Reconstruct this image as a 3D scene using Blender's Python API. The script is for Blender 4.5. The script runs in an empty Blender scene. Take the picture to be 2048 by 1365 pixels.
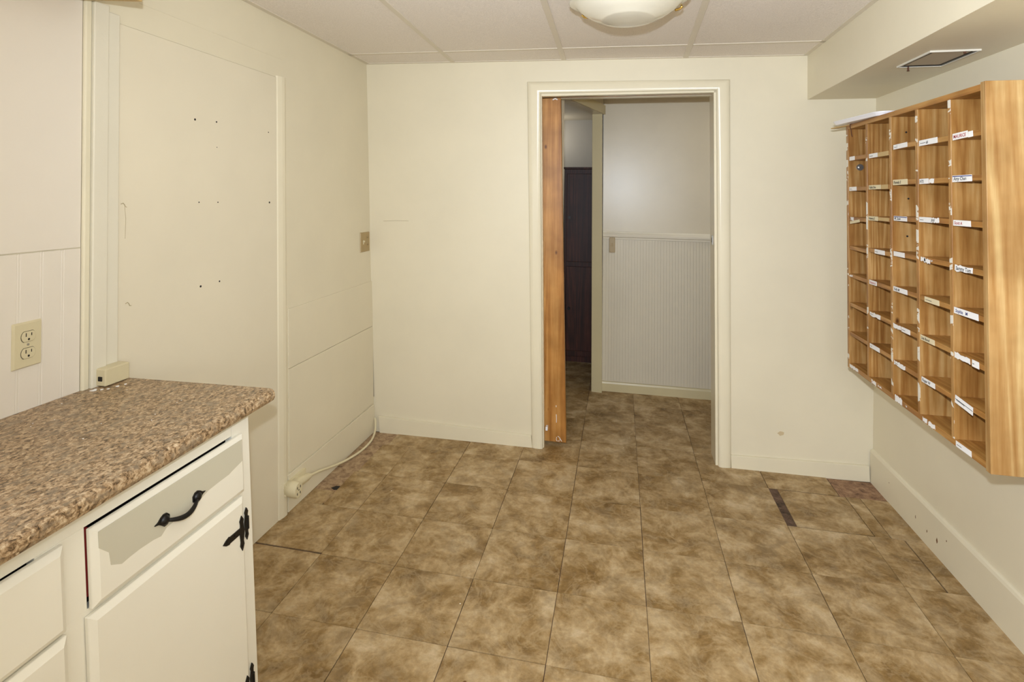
import bpy, bmesh, math, random
from mathutils import Vector, Matrix, noise
random.seed(7)
S = bpy.context.scene
COL = S.collection

# ------------------------------------------------------------------ basics
def link(o):
    COL.objects.link(o); return o

def tag(o, label=None, cat=None, group=None, kind=None):
    if label: o['label'] = label
    if cat: o['category'] = cat
    if group: o['group'] = group
    if kind: o['kind'] = kind
    return o

def empty(name, loc, label, cat, group=None):
    o = bpy.data.objects.new(name, None)
    o.empty_display_size = .05
    o.location = loc
    link(o)
    return tag(o, label, cat, group)

def wpos(o):
    p = Vector((0, 0, 0))
    while o is not None:
        p += o.location; o = o.parent
    return p

class MB:
    """collects shapes given in room coordinates and links them as one mesh object"""
    def __init__(self):
        self.v = []; self.f = []; self.sm = []; self.tile = []
    def add(self, vs, fs, smooth=False, t=0.0):
        n = len(self.v)
        self.v += [tuple(p) for p in vs]
        for f in fs:
            self.f.append([i + n for i in f]); self.sm.append(smooth); self.tile.append(t)
        return self
    def box(self, a0, a1, b0, b1, c0, c1, m=None, t=0.0):
        m = m or (lambda a, b, c: (a, b, c))
        vs = [m(a, b, c) for c in (c0, c1) for b in (b0, b1) for a in (a0, a1)]
        fs = [(0, 2, 3, 1), (4, 5, 7, 6), (0, 1, 5, 4), (2, 6, 7, 3), (0, 4, 6, 2), (1, 3, 7, 5)]
        return self.add(vs, fs, t=t)
    def hexa(self, lo, hi, t=0.0):
        """two quads of matching corners"""
        return self.add(list(lo) + list(hi), [(0, 3, 2, 1), (4, 5, 6, 7), (0, 1, 5, 4), (1, 2, 6, 5), (2, 3, 7, 6), (3, 0, 4, 7)], t=t)
    def prism(self, pts, d0, d1, m, smooth=False, t=0.0):
        """outline pts (a,b) extruded from d0 to d1 through mapping m(a,b,d)"""
        n = len(pts)
        vs = [m(a, b, d0) for a, b in pts] + [m(a, b, d1) for a, b in pts]
        fs = [tuple(range(n - 1, -1, -1)), tuple(range(n, 2 * n))]
        self.add(vs, fs, t=t)
        self.add(vs, [(i, (i + 1) % n, n + (i + 1) % n, n + i) for i in range(n)], smooth, t)
        return self
    def tube(self, pts, r, seg=10, cap=True):
        pts = [Vector(p) for p in pts]
        rs = r if isinstance(r, (list, tuple)) else [r] * len(pts)
        rings = []
        up = Vector((0.13, 0.21, 0.97))
        for i, p in enumerate(pts):
            d = (pts[min(i + 1, len(pts) - 1)] - pts[max(i - 1, 0)]).normalized()
            x = d.cross(up)
            if x.length < 1e-4: x = d.cross(Vector((1, 0, 0)))
            x.normalize(); y = d.cross(x).normalized(); up = y.cross(d) if False else up
            rings.append([p + rs[i] * (math.cos(2 * math.pi * k / seg) * x + math.sin(2 * math.pi * k / seg) * y) for k in range(seg)])
        vs = [q for r_ in rings for q in r_]
        fs = []
        for i in range(len(pts) - 1):
            for k in range(seg):
                a = i * seg + k; b = i * seg + (k + 1) % seg
                fs.append((a, b, b + seg, a + seg))
        self.add(vs, fs, True)
        if cap:
            n = len(pts)
            self.add(rings[0], [tuple(range(seg - 1, -1, -1))]); self.add(rings[-1], [tuple(range(seg))])
        return self
    def lathe(self, prof, centre, seg=48, wob=None, m=None):
        """prof: list of (r, z) ; wob(angle, r) scales r"""
        vs = []
        for r, z in prof:
            for k in range(seg):
                a = 2 * math.pi * k / seg
                rr = r * (wob(a, r) if wob else 1)
                p = (centre[0] + rr * math.cos(a), centre[1] + rr * math.sin(a), centre[2] + z)
                vs.append(m(*p) if m else p)
        fs = []
        for i in range(len(prof) - 1):
            for k in range(seg):
                a = i * seg + k; b = i * seg + (k + 1) % seg
                fs.append((a, b, b + seg, a + seg))
        return self.add(vs, fs, True)
    def disc(self, c, r, n, u, h, seg=12):
        """short cylinder standing on c along n"""
        c = Vector(c); n = Vector(n).normalized(); u = Vector(u).normalized(); w = n.cross(u)
        ring = lambda d, rr: [c + n * d + rr * (math.cos(2 * math.pi * k / seg) * u + math.sin(2 * math.pi * k / seg) * w) for k in range(seg)]
        vs = ring(0, r) + ring(h, r)
        self.add(vs, [tuple(range(seg - 1, -1, -1)), tuple(range(seg, 2 * seg))])
        self.add(vs, [(k, (k + 1) % seg, seg + (k + 1) % seg, seg + k) for k in range(seg)], True)
        return self
    def build(self, name, mat, parent=None, bevel=0, seg=2, origin=None, label=None):
        me = bpy.data.meshes.new(name)
        o = bpy.data.objects.new(name, me)
        if parent is not None:
            base = wpos(parent); o.parent = parent
            loc = Vector(origin) if origin else base
            o.location = loc - base
        else:
            if origin is None:
                xs = [p[0] for p in self.v]; ys = [p[1] for p in self.v]; zs = [p[2] for p in self.v]
                origin = ((min(xs) + max(xs)) / 2, (min(ys) + max(ys)) / 2, min(zs))
            loc = Vector(origin); o.location = loc
        me.from_pydata([Vector(p) - loc for p in self.v], [], self.f)
        me.materials.append(mat)
        for p, s in zip(me.polygons, self.sm): p.use_smooth = s
        if any(self.tile):
            at = me.attributes.new('tile', 'FLOAT', 'FACE')
            for i, t in enumerate(self.tile): at.data[i].value = t
        bm = bmesh.new(); bm.from_mesh(me)
        bmesh.ops.remove_doubles(bm, verts=bm.verts, dist=1e-6) if bevel else None
        bmesh.ops.recalc_face_normals(bm, faces=bm.faces)
        bm.to_mesh(me); bm.free()
        if bevel:
            b = o.modifiers.new('bevel', 'BEVEL'); b.width = bevel; b.segments = seg; b.limit_method = 'ANGLE'; b.angle_limit = math.radians(50)
        link(o)
        if label: o['label'] = label
        return o

# ------------------------------------------------------------------ the room's own (slightly out of square) planes
BY, BZ = .0145, -.0216
LY, LZ = .0084, -.0331
RW0, RY, RZ = 2.6385, -.0068, .0065
ZC, CX, CY = 2.1606, -.0147, -.003
def LW(y, z, d): return (LY * y + LZ * z + d, y, z)              # left wall, d into the room
def BK(x, z, d): return (x, BY * x + BZ * z - d, z)              # back wall, d into the room
def RWL(y, z, d): return (RW0 + RY * y + RZ * z - d, y, z)       # right wall, d into the room
def CE(x, y, d): return (x, y, ZC + CX * x + CY * y - d)         # ceiling, d downward
CB0 = .432 + .035 * .77
def CB(y, z, d): return (CB0 - .035 * z + d, y + .05 * (.77 - z), z)   # cabinet front, d outward
REAR = -5.0

# ------------------------------------------------------------------ materials
def nodes(name):
    m = bpy.data.materials.new(name); m.use_nodes = True
    nt = m.node_tree
    return m, nt, nt.nodes['Principled BSDF']
def lin(c):
    return tuple(((x / 12.92) if x <= .04045 else ((x + .055) / 1.055) ** 2.4) for x in (v / 255 for v in c)) + (1,)
def N(nt, t, **kw):
    n = nt.nodes.new(t)
    for k, v in kw.items():
        if k in n.inputs.keys(): n.inputs[k].default_value = v
        else: setattr(n, k, v)
    return n
def ramp(nt, fac, stops):
    r = nt.nodes.new('ShaderNodeValToRGB')
    el = r.color_ramp.elements
    while len(el) < len(stops): el.new(.5)
    for e, (p, c) in zip(el, stops): e.position = p; e.color = c
    nt.links.new(fac, r.inputs['Fac']); return r
def coords(nt, scale=(1, 1, 1), rnd=True):
    tc = nt.nodes.new('ShaderNodeTexCoord'); mp = nt.nodes.new('ShaderNodeMapping')
    mp.inputs['Scale'].default_value = scale
    if rnd:
        oi = nt.nodes.new('ShaderNodeObjectInfo'); mul = N(nt, 'ShaderNodeVectorMath', operation='SCALE'); add = N(nt, 'ShaderNodeVectorMath', operation='ADD')
        cmb = nt.nodes.new('ShaderNodeCombineXYZ')
        for i in range(3): nt.links.new(oi.outputs['Random'], cmb.inputs[i])
        mul.inputs['Scale'].default_value = 37.0
        nt.links.new(cmb.outputs[0], mul.inputs[0]); nt.links.new(tc.outputs['Object'], add.inputs[0]); nt.links.new(mul.outputs[0], add.inputs[1])
        nt.links.new(add.outputs[0], mp.inputs['Vector'])
    else:
        nt.links.new(tc.outputs['Object'], mp.inputs['Vector'])
    return mp.outputs['Vector']
def bump(nt, b, h, strength, dist=.002):
    n = nt.nodes.new('ShaderNodeBump'); n.inputs['Strength'].default_value = strength; n.inputs['Distance'].default_value = dist
    nt.links.new(h, n.inputs['Height']); nt.links.new(n.outputs[0], b.inputs['Normal'])

def paint(name, c, rough=.45, var=.04, bmp=.12, bscale=90, spec=.4):
    m, nt, b = nodes(name)
    co = coords(nt, rnd=False)
    n1 = N(nt, 'ShaderNodeTexNoise', Scale=2.2, Detail=4.0, Roughness=.6); nt.links.new(co, n1.inputs['Vector'])
    c0 = lin(c); d = tuple(x * (1 - var) for x in c0[:3]) + (1,); l = tuple(min(1, x * (1 + var * .6)) for x in c0[:3]) + (1,)
    r = ramp(nt, n1.outputs['Fac'], [(.35, d), (.65, l)]); nt.links.new(r.outputs[0], b.inputs['Base Color'])
    b.inputs['Roughness'].default_value = rough; b.inputs['Specular IOR Level'].default_value = spec
    n2 = N(nt, 'ShaderNodeTexNoise', Scale=bscale, Detail=3.0); nt.links.new(co, n2.inputs['Vector'])
    if bmp: bump(nt, b, n2.outputs['Fac'], bmp, .0015)
    return m

def plain(name, c, rough=.5, metal=0, spec=.5):
    m, nt, b = nodes(name)
    b.inputs['Base Color'].default_value = lin(c); b.inputs['Roughness'].default_value = rough; b.inputs['Metallic'].default_value = metal
    b.inputs['Specular IOR Level'].default_value = spec
    n = N(nt, 'ShaderNodeTexNoise', Scale=60.0, Detail=3.0); nt.links.new(coords(nt, rnd=False), n.inputs['Vector'])
    bump(nt, b, n.outputs['Fac'], .06, .001)
    return m

def wood(name, cd, cm, cl, grain='z', rough=.4, scale=1.0, knots=True, worn=False):
    m, nt, b = nodes(name)
    a, g = 26 * scale, 1.3 * scale
    sc = {'x': (g, a, a), 'y': (a, g, a), 'z': (a, a, g)}[grain]
    co = coords(nt, sc); cu = coords(nt)
    # broad flame figure: a low noise bends the rings
    low = N(nt, 'ShaderNodeTexNoise', Scale=.33, Detail=2.5, Roughness=.5, Distortion=.9); nt.links.new(co, low.inputs['Vector'])
    mul = N(nt, 'ShaderNodeMath', operation='MULTIPLY'); mul.inputs[1].default_value = 9.0; nt.links.new(low.outputs['Fac'], mul.inputs[0])
    fr = N(nt, 'ShaderNodeMath', operation='PINGPONG'); fr.inputs[1].default_value = .5; nt.links.new(mul.outputs[0], fr.inputs[0])
    fine = N(nt, 'ShaderNodeTexNoise', Scale=3.5, Detail=6.0, Roughness=.65); nt.links.new(co, fine.inputs['Vector'])
    mix = N(nt, 'ShaderNodeMath', operation='MULTIPLY_ADD'); mix.inputs[1].default_value = .55; nt.links.new(fr.outputs[0], mix.inputs[0])
    f2 = N(nt, 'ShaderNodeMath', operation='MULTIPLY'); f2.inputs[1].default_value = .62; nt.links.new(fine.outputs['Fac'], f2.inputs[0]); nt.links.new(f2.outputs[0], mix.inputs[2])
    r = ramp(nt, mix.outputs[0], [(.26, lin(cl)), (.44, lin(cm)), (.68, lin(cd))])
    out = r.outputs[0]
    # broad tone changes
    blo = N(nt, 'ShaderNodeTexNoise', Scale=7.0, Detail=3.0); nt.links.new(cu, blo.inputs['Vector'])
    rb = ramp(nt, blo.outputs['Fac'], [(.35, (.8, .76, .7, 1)), (.65, (1.1, 1.1, 1.12, 1))])
    mm = N(nt, 'ShaderNodeMix', data_type='RGBA', blend_type='MULTIPLY'); mm.inputs[0].default_value = 1
    nt.links.new(out, mm.inputs[6]); nt.links.new(rb.outputs[0], mm.inputs[7]); out = mm.outputs[2]
    if knots:
        sck = {'x': (4, 9, 9), 'y': (9, 4, 9), 'z': (9, 9, 5)}[grain]
        vo = N(nt, 'ShaderNodeTexVoronoi', Scale=1.0); nt.links.new(coords(nt, sck), vo.inputs['Vector'])
        rk = ramp(nt, vo.outputs['Distance'], [(.03, (.25, .16, .09, 1)), (.085, (1, 1, 1, 1))])
        mk = N(nt, 'ShaderNodeMix', data_type='RGBA', blend_type='MULTIPLY'); mk.inputs[0].default_value = 1
        nt.links.new(out, mk.inputs[6]); nt.links.new(rk.outputs[0], mk.inputs[7]); out = mk.outputs[2]
    if worn:
        # flaking white paint left along the front edge (the face that points away from the wall)
        ge = nt.nodes.new('ShaderNodeNewGeometry'); sx = nt.nodes.new('ShaderNodeSeparateXYZ'); nt.links.new(ge.outputs['True Normal'], sx.inputs[0])
        lt = N(nt, 'ShaderNodeMath', operation='LESS_THAN'); lt.inputs[1].default_value = -.9; nt.links.new(sx.outputs[0], lt.inputs[0])
        nz = N(nt, 'ShaderNodeTexNoise', Scale=1.0, Detail=5.0, Roughness=.62, Distortion=.4); nt.links.new(coords(nt, (5, 5, 13)), nz.inputs['Vector'])
        gt = N(nt, 'ShaderNodeMath', operation='GREATER_THAN'); gt.inputs[1].default_value = .56; nt.links.new(nz.outputs['Fac'], gt.inputs[0])
        an = N(nt, 'ShaderNodeMath', operation='MULTIPLY'); nt.links.new(lt.outputs[0], an.inputs[0]); nt.links.new(gt.outputs[0], an.inputs[1])
        mw = N(nt, 'ShaderNodeMix', data_type='RGBA'); nt.links.new(an.outputs[0], mw.inputs[0]); nt.links.new(out, mw.inputs[6]); mw.inputs[7].default_value = lin((226, 220, 206)); out = mw.outputs[2]
    nt.links.new(out, b.inputs['Base Color'])
    b.inputs['Roughness'].default_value = rough; b.inputs['Specular IOR Level'].default_value = .4
    bump(nt, b, fine.outputs['Fac'], .08, .001)
    return m

def floor_mat():
    m, nt, b = nodes('vinyl_tile')
    tc = nt.nodes.new('ShaderNodeTexCoord'); at = nt.nodes.new('ShaderNodeAttribute'); at.attribute_name = 'tile'
    cmb = nt.nodes.new('ShaderNodeCombineXYZ')
    m1 = N(nt, 'ShaderNodeMath', operation='MULTIPLY'); m1.inputs[1].default_value = 61.0; nt.links.new(at.outputs['Fac'], m1.inputs[0])
    nt.links.new(m1.outputs[0], cmb.inputs[2]); nt.links.new(m1.outputs[0], cmb.inputs[0])
    add = N(nt, 'ShaderNodeVectorMath', operation='ADD'); nt.links.new(tc.outputs['Object'], add.inputs[0]); nt.links.new(cmb.outputs[0], add.inputs[1])
    v = add.outputs[0]
    big = N(nt, 'ShaderNodeTexNoise', Scale=7.5, Detail=9.0, Roughness=.68, Distortion=.3); nt.links.new(v, big.inputs['Vector'])
    base = ramp(nt, big.outputs['Fac'], [(.32, lin((112, 84, 44))), (.44, lin((146, 116, 70))), (.55, lin((180, 152, 109))), (.68, lin((206, 183, 146)))])
    grey = N(nt, 'ShaderNodeTexNoise', Scale=8.0, Detail=5.0, Roughness=.6, Distortion=1.5); nt.links.new(v, grey.inputs['Vector'])
    gm = ramp(nt, grey.outputs['Fac'], [(.5, (0, 0, 0, 1)), (.68, (.55, .55, .55, 1))])
    mx = N(nt, 'ShaderNodeMix', data_type='RGBA'); nt.links.new(gm.outputs[0], mx.inputs[0]); nt.links.new(base.outputs[0], mx.inputs[6]); mx.inputs[7].default_value = lin((142, 121, 90))
    # light veins like slate
    vn = N(nt, 'ShaderNodeTexNoise', Scale=9.0, Detail=6.0, Roughness=.62, Distortion=.7); nt.links.new(v, vn.inputs['Vector'])
    vr = ramp(nt, vn.outputs['Fac'], [(.45, (0, 0, 0, 1)), (.5, (.26, .26, .26, 1)), (.55, (0, 0, 0, 1))])
    mv = N(nt, 'ShaderNodeMix', data_type='RGBA'); nt.links.new(vr.outputs[0], mv.inputs[0]); nt.links.new(mx.outputs[2], mv.inputs[6]); mv.inputs[7].default_value = lin((202, 180, 142))
    # grime in fine grains and worn dust
    fn = N(nt, 'ShaderNodeTexNoise', Scale=70.0, Detail=4.0, Roughness=.7); nt.links.new(v, fn.inputs['Vector'])
    fr = ramp(nt, fn.outputs['Fac'], [(.3, (.86, .86, .86, 1)), (.7, (1.08, 1.08, 1.08, 1))])
    mf = N(nt, 'ShaderNodeMix', data_type='RGBA', blend_type='MULTIPLY'); mf.inputs[0].default_value = 1; nt.links.new(mv.outputs[2], mf.inputs[6]); nt.links.new(fr.outputs[0], mf.inputs[7])
    # splashes of white paint
    vo = N(nt, 'ShaderNodeTexVoronoi', Scale=8.0, Randomness=1.0); nt.links.new(tc.outputs['Object'], vo.inputs['Vector'])
    sp = N(nt, 'ShaderNodeMath', operation='LESS_THAN'); sp.inputs[1].default_value = .022; nt.links.new(vo.outputs['Distance'], sp.inputs[0])
    ms = N(nt, 'ShaderNodeMix', data_type='RGBA'); nt.links.new(sp.outputs[0], ms.inputs[0]); nt.links.new(mf.outputs[2], ms.inputs[6]); ms.inputs[7].default_value = lin((232, 224, 208))
    nt.links.new(ms.outputs[2], b.inputs['Base Color'])
    rr = ramp(nt, grey.outputs['Fac'], [(.3, (.42, .42, .42, 1)), (.7, (.6, .6, .6, 1))]); nt.links.new(rr.outputs[0], b.inputs['Roughness'])
    b.inputs['Specular IOR Level'].default_value = .35
    bump(nt, b, big.outputs['Fac'], .15, .002)
    return m

def subfloor_mat(name, stops):
    m, nt, b = nodes(name)
    co = coords(nt, rnd=False)
    n = N(nt, 'ShaderNodeTexNoise', Scale=28.0, Detail=8.0, Roughness=.75, Distortion=.5); nt.links.new(co, n.inputs['Vector'])
    r = ramp(nt, n.outputs['Fac'], stops)
    nt.links.new(r.outputs[0], b.inputs['Base Color']); b.inputs['Roughness'].default_value = .85
    bump(nt, b, n.outputs['Fac'], .5, .004)
    return m

def granite_mat():
    m, nt, b = nodes('speckled_laminate')
    co = coords(nt, (1.5, 1, 1), rnd=False)
    n = N(nt, 'ShaderNodeTexNoise', Scale=92.0, Detail=6.0, Roughness=.75, Distortion=.5); nt.links.new(co, n.inputs['Vector'])
    r = ramp(nt, n.outputs['Fac'], [(.35, lin((48, 36, 24))), (.43, lin((110, 86, 58))), (.51, lin((170, 140, 104))), (.64, lin((212, 190, 156)))])
    g = N(nt, 'ShaderNodeTexNoise', Scale=38.0, Detail=5.0, Roughness=.7); nt.links.new(co, g.inputs['Vector'])
    gr = ramp(nt, g.outputs['Fac'], [(.5, (0, 0, 0, 1)), (.62, (.75, .75, .75, 1))])
    mx = N(nt, 'ShaderNodeMix', data_type='RGBA'); nt.links.new(gr.outputs[0], mx.inputs[0]); nt.links.new(r.outputs[0], mx.inputs[6]); mx.inputs[7].default_value = lin((136, 120, 98))
    vo = N(nt, 'ShaderNodeTexVoronoi', Scale=20.0); nt.links.new(co, vo.inputs['Vector'])
    sp = N(nt, 'ShaderNodeMath', operation='LESS_THAN'); sp.inputs[1].default_value = .045; nt.links.new(vo.outputs['Distance'], sp.inputs[0])
    ms = N(nt, 'ShaderNodeMix', data_type='RGBA'); nt.links.new(sp.outputs[0], ms.inputs[0]); nt.links.new(mx.outputs[2], ms.inputs[6]); ms.inputs[7].default_value = lin((214, 196, 168))
    nt.links.new(ms.outputs[2], b.inputs['Base Color'])
    b.inputs['Roughness'].default_value = .38; b.inputs['Specular IOR Level'].default_value = .4
    bump(nt, b, n.outputs['Fac'], .12, .001)
    return m

def ceiling_mat():
    m, nt, b = nodes('acoustic_panel')
    co = coords(nt, rnd=False)
    n = N(nt, 'ShaderNodeTexNoise', Scale=190.0, Detail=4.0, Roughness=.7); nt.links.new(co, n.inputs['Vector'])
    r = ramp(nt, n.outputs['Fac'], [(.3, lin((226, 217, 206))), (.6, lin((243, 234, 224)))])
    nt.links.new(r.outputs[0], b.inputs['Base Color']); b.inputs['Roughness'].default_value = .8
    bump(nt, b, n.outputs['Fac'], .45, .003)
    return m

CREAM = paint('cream_wall_paint', (229, 219, 193), rough=.42, var=.03)
CREAM_GLOSS = paint('cream_trim_paint', (231, 221, 194), rough=.28, var=.03, bmp=.08, bscale=40)
PANELP = paint('cream_panel_paint', (230, 220, 196), rough=.36, var=.03, bmp=.10, bscale=60)
NEARP = paint('pale_wall_tone', (230, 221, 206), rough=.4, var=.02)
STRIP = paint('pale_grey_strip_paint', (226, 219, 199), rough=.35, var=.02)
CAULK = paint('yellowed_edge_paint', (230, 221, 194), rough=.4, var=.06, bmp=.4, bscale=60)
CABP = paint('cabinet_paint', (240, 234, 217), rough=.28, var=.02, bmp=.1, bscale=50)
BARE = paint('grey_primer', (204, 198, 177), rough=.4, var=.03)
HALLP = paint('hall_white_paint', (214, 203, 180), rough=.3, var=.04)
HALLW = paint('hall_wainscot_paint', (216, 206, 184), rough=.4, var=.03)
GREYP = paint('grey_room_paint', (188, 182, 170), rough=.6)
FLOOR = floor_mat(); SUB = subfloor_mat('grimy_underlay', [(.34, lin((34, 26, 20))), (.45, lin((84, 64, 48))), (.58, lin((104, 80, 64))), (.72, lin((126, 102, 80)))])
BED = subfloor_mat('bare_floor_board', [(.30, lin((64, 46, 36))), (.40, lin((140, 112, 84))), (.55, lin((178, 150, 116))), (.72, lin((198, 174, 138)))])
BEDR = subfloor_mat('bare_floor_board_reddish', [(.30, lin((64, 46, 36))), (.42, lin((128, 96, 72))), (.56, lin((160, 126, 96))), (.72, lin((182, 152, 120)))]); GRAN = granite_mat(); CEIL = ceiling_mat()
BAR = paint('ceiling_bar_enamel', (222, 212, 194), rough=.4, var=.02, bmp=0)
PINE_Z = wood('pine_upright', (142, 92, 40), (172, 126, 68), (192, 152, 96), 'z', worn=True)
PINE_SIDE = wood('pine_side', (152, 108, 54), (174, 136, 84), (194, 164, 112), 'z', scale=.8, knots=False)
PINE_Y = wood('pine_board', (140, 90, 38), (168, 118, 56), (186, 142, 80), 'y', knots=False)
DOORW = wood('orange_stained_pine', (146, 94, 38), (178, 124, 60), (194, 144, 80), 'z', scale=.7)
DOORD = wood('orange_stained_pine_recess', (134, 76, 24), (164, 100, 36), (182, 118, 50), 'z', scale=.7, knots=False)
DARKW = wood('dark_brown_wood', (40, 18, 10), (66, 32, 20), (86, 44, 28), 'z', rough=.5, knots=False)
RAWW = plain('raw_cabinet_wood', (196, 164, 110), .6)
BLACK = plain('black_iron', (22, 20, 19), .38, .3)
INSIDE = plain('dark_cabinet_inside', (24, 18, 14), .9)
REDP = plain('old_red_paint', (128, 30, 28), .6)
ALMOND = plain('almond_plastic', (212, 200, 164), .35)
TAN = plain('tan_plastic', (172, 148, 102), .4)
SLOT = plain('dark_slot', (30, 24, 18), .8)
CORD = plain('cream_rubber', (226, 214, 178), .5)
WHITEPL = plain('white_plastic', (238, 236, 240), .25)
GLASS = plain('frosted_glass_shade', (218, 211, 192), .16)
BRASS = plain('brass', (212, 176, 92), .25, .9)
STEEL = plain('steel', (190, 188, 182), .3, .9)
VENTW = plain('white_enamel', (220, 214, 200), .3)
VENTIN = plain('duct_wall', (196, 184, 160), .7)
RUST = plain('rusty_screw', (92, 56, 36), .6)
PAPER = plain('white_paper', (240, 238, 236), .7)
PAPERC = plain('cream_paper', (224, 210, 174), .7)
PAPERT = plain('tan_paper', (196, 168, 118), .7)
INK = plain('black_ink', (40, 38, 44), .7)
INKR = plain('red_ink', (170, 50, 52), .7)
INKB = plain('blue_ink', (38, 44, 120), .7)
STAIN = plain('brown_chip', (110, 74, 36), .8)
DUST = plain('grey_scuff', (176, 160, 124), .7)
DARKHOLE = plain('dark_hole', (36, 30, 26), .9)

def struct(mb, name, mat, parent=None, bevel=0, label=None, origin=None):
    o = mb.build(name, mat, parent, bevel, label=label, origin=origin)
    if parent is None: o['kind'] = 'structure'
    return o

# ------------------------------------------------------------------ floor
T = .3048
FX, FY = .2837, -.7598
FT = .003                           # tile thickness; tile tops lie at z = 0
sub = MB(); sub.box(-1.2, 3.6, REAR, 2.7, -.06, -FT)
fl = MB()
def tile(x0, x1, y0, y1, g=.0015, t=None, dz=0.0):
    t = random.uniform(.05, 1) if t is None else t
    ga, gb, gc, gd = (random.uniform(.3, 1.25) * g for _ in range(4))
    fl.box(x0 + ga, x1 - gb, y0 + gc, y1 - gd, -FT, dz, t=t)
xl = lambda i: FX + i * T
yl = lambda j: FY + j * T
for j in range(-14, 9):
    y0, y1 = yl(j), yl(j + 1)
    for i in range(-4, 10):
        x0, x1 = xl(i), xl(i + 1)
        room = y0 < 0
        if room:
            if x1 < .05 or x0 > 2.7: continue
            if i == -1:                                   # cut tiles against the left wall
                if j == 2: continue                       # missing beside the corner
                if j in (1,): tile(.125, x1, y0, y1); continue
                if j == 0:
                    tile(.112, x1, y0, y1)
                    tile(.0, .109, y0, y0 + .115, dz=-.0004); continue
                if j == -1:
                    tile(-.01, x1, y0 + .007, y1); continue
                tile(-.02, x1, y0, y1); continue
            if i == 7:                                    # narrow strips against the right wall
                if j == 1:
                    tile(x0 + .03, x0 + .09, y0, y1); tile(x0 + .092, 2.66, y0, y1, g=.0004); continue
                if j == 0:
                    tile(x0, x0 + .136, y0, y1); tile(x0 + .139, 2.66, y0, y1); continue
                if j == 2:
                    continue
                tile(x0, 2.66, y0, y1, g=.0008); continue
            if i == 6 and j == 1: tile(x0 + .038, x1 + .028, y0 - .004, y1 - .004); continue
            if i == 6 and j == 2: tile(x0, x1 + .004, y0 + .004, y1); continue
            if i == 0 and j == 2: tile(x0 - .13, x1, y0, y1); continue
        tile(x0, x1, y0, y1)
floor = struct(fl, 'floor', FLOOR, origin=(0, 0, -FT))
so = struct(sub, 'subfloor', SUB, floor, origin=(0, 0, -.06), label='bare grimy subfloor showing where tiles are missing')
mb = MB(); mb.box(.002, .1235, -.742, -.012, -FT, -.0016); mb.box(.1235, .16, -.147, -.012, -FT, -.0016)
mb.build('bare_patch', BED, floor, label='bare pale boards where tiles are missing in the left corner')
mb = MB(); mb.box(2.425, 2.64, -.148, .02, -FT, -.0016); mb.build('bare_patch', BEDR, floor, label='bare reddish boards where a tile is missing in the right corner')
# hole in the subfloor by the left wall
mb = MB(); mb.prism([(.075, -.622), (.09, -.60), (.118, -.598), (.137, -.605), (.125, -.628), (.098, -.636)], -FT, -.0015, lambda a, b, d: (a, b, d))
mb.build('floor_hole', DARKHOLE, floor, label='dark hole in the corner of a broken tile')
mb = MB()
for x, y, r in ((1.55, -1.62, .006), (1.9, -1.35, .005), (2.05, -1.55, .011), (1.86, -1.63, .006), (.98, -1.48, .006), (2.2, -1.42, .004)):
    mb.prism([(x + r * random.uniform(.6, 1.3) * math.cos(a), y + r * random.uniform(.6, 1.3) * math.sin(a)) for a in (k * math.pi / 4 for k in range(8))], 0, .0012, lambda a, b, d: (a, b, d))
mb.build('floor_stain', STAIN, floor, label='small brown stains on the tiles')

# ------------------------------------------------------------------ walls
mb = MB(); mb.box(REAR, 2.7, -.06, 2.3, -.12, 0, LW)
wall_left = struct(mb, 'wall_left', CREAM)
# lower boards near the corner, with thin joints between them
mb = MB()
for z0, z1 in ((.165, .612), (.616, .877)): mb.box(-.835, -.012, z0, z1, 0, .005, LW)
mb.build('lower_board', CREAM, wall_left, .0008)
mb = MB(); mb.box(-.848, -.012, 0, .158, 0, .009, LW)
struct(mb, 'baseboard_left', CREAM, None, .0015)
mb = MB(); mb.box(-.0105, .004, .2, .72, -.001, .0035, LW)
mb.build('corner_crack', DARKHOLE, wall_left, label='dark crack in the corner of the two walls')
# closed-up doorway: panel, its batten and the strips on its left
mb = MB(); mb.box(-1.678, -.915, 0, 1.897, 0, .004, LW)
panel = mb.build('filled_doorway_panel', PANELP, wall_left, .001, label='flat painted panel closing an old doorway')
mb = MB(); mb.prism([(-.915, 0), (-.908, .006), (-.885, .012), (-.868, .013), (-.858, .010), (-.852, 0)], 0, 1.905, lambda a, d, z: LW(a, z, d))
struct(mb, 'trim_1', CREAM_GLOSS)
mb = MB(); mb.box(-1.68, -.86, 1.899, 1.9015, 0, .0018, LW); mb.box(-1.6, -.87, 1.985, 1.988, 0, .001, LW)
mb.build('header_seam', CREAM, wall_left)
mb = MB(); mb.box(-1.7655, -1.7195, .84, 1.935, 0, .020, LW)
struct(mb, 'trim_2', STRIP, None, .003)
mb = MB(); mb.box(-1.7185, -1.6795, .84, 1.92, 0, .014, LW)
struct(mb, 'trim_3', STRIP, None, .003)
mb = MB(); mb.box(-1.786, -1.7665, .84, 2.0, 0, .013, LW)
struct(mb, 'trim_4', CAULK, None, .004)
# near wall: paler colour above, grooved boards below
mb = MB(); mb.box(REAR, -1.787, 1.2365, 2.2, 0, .004, LW)
mb.build('upper_panel', NEARP, wall_left, .0012)
mb = MB()
y = -1.787
while y > REAR + .1:
    mb.box(y - .046, y, .5, 1.234, 0, .0045, LW); mb.box(y - .0525, y - .0475, .5, 1.234, 0, .004, LW)
    mb.box(y - .0545, y, .5, 1.233, 0, .0032, LW)
    y -= .054
mb.build('beadboard', NEARP, wall_left, .0008, 1, label='grooved vertical boards above the counter')
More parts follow.
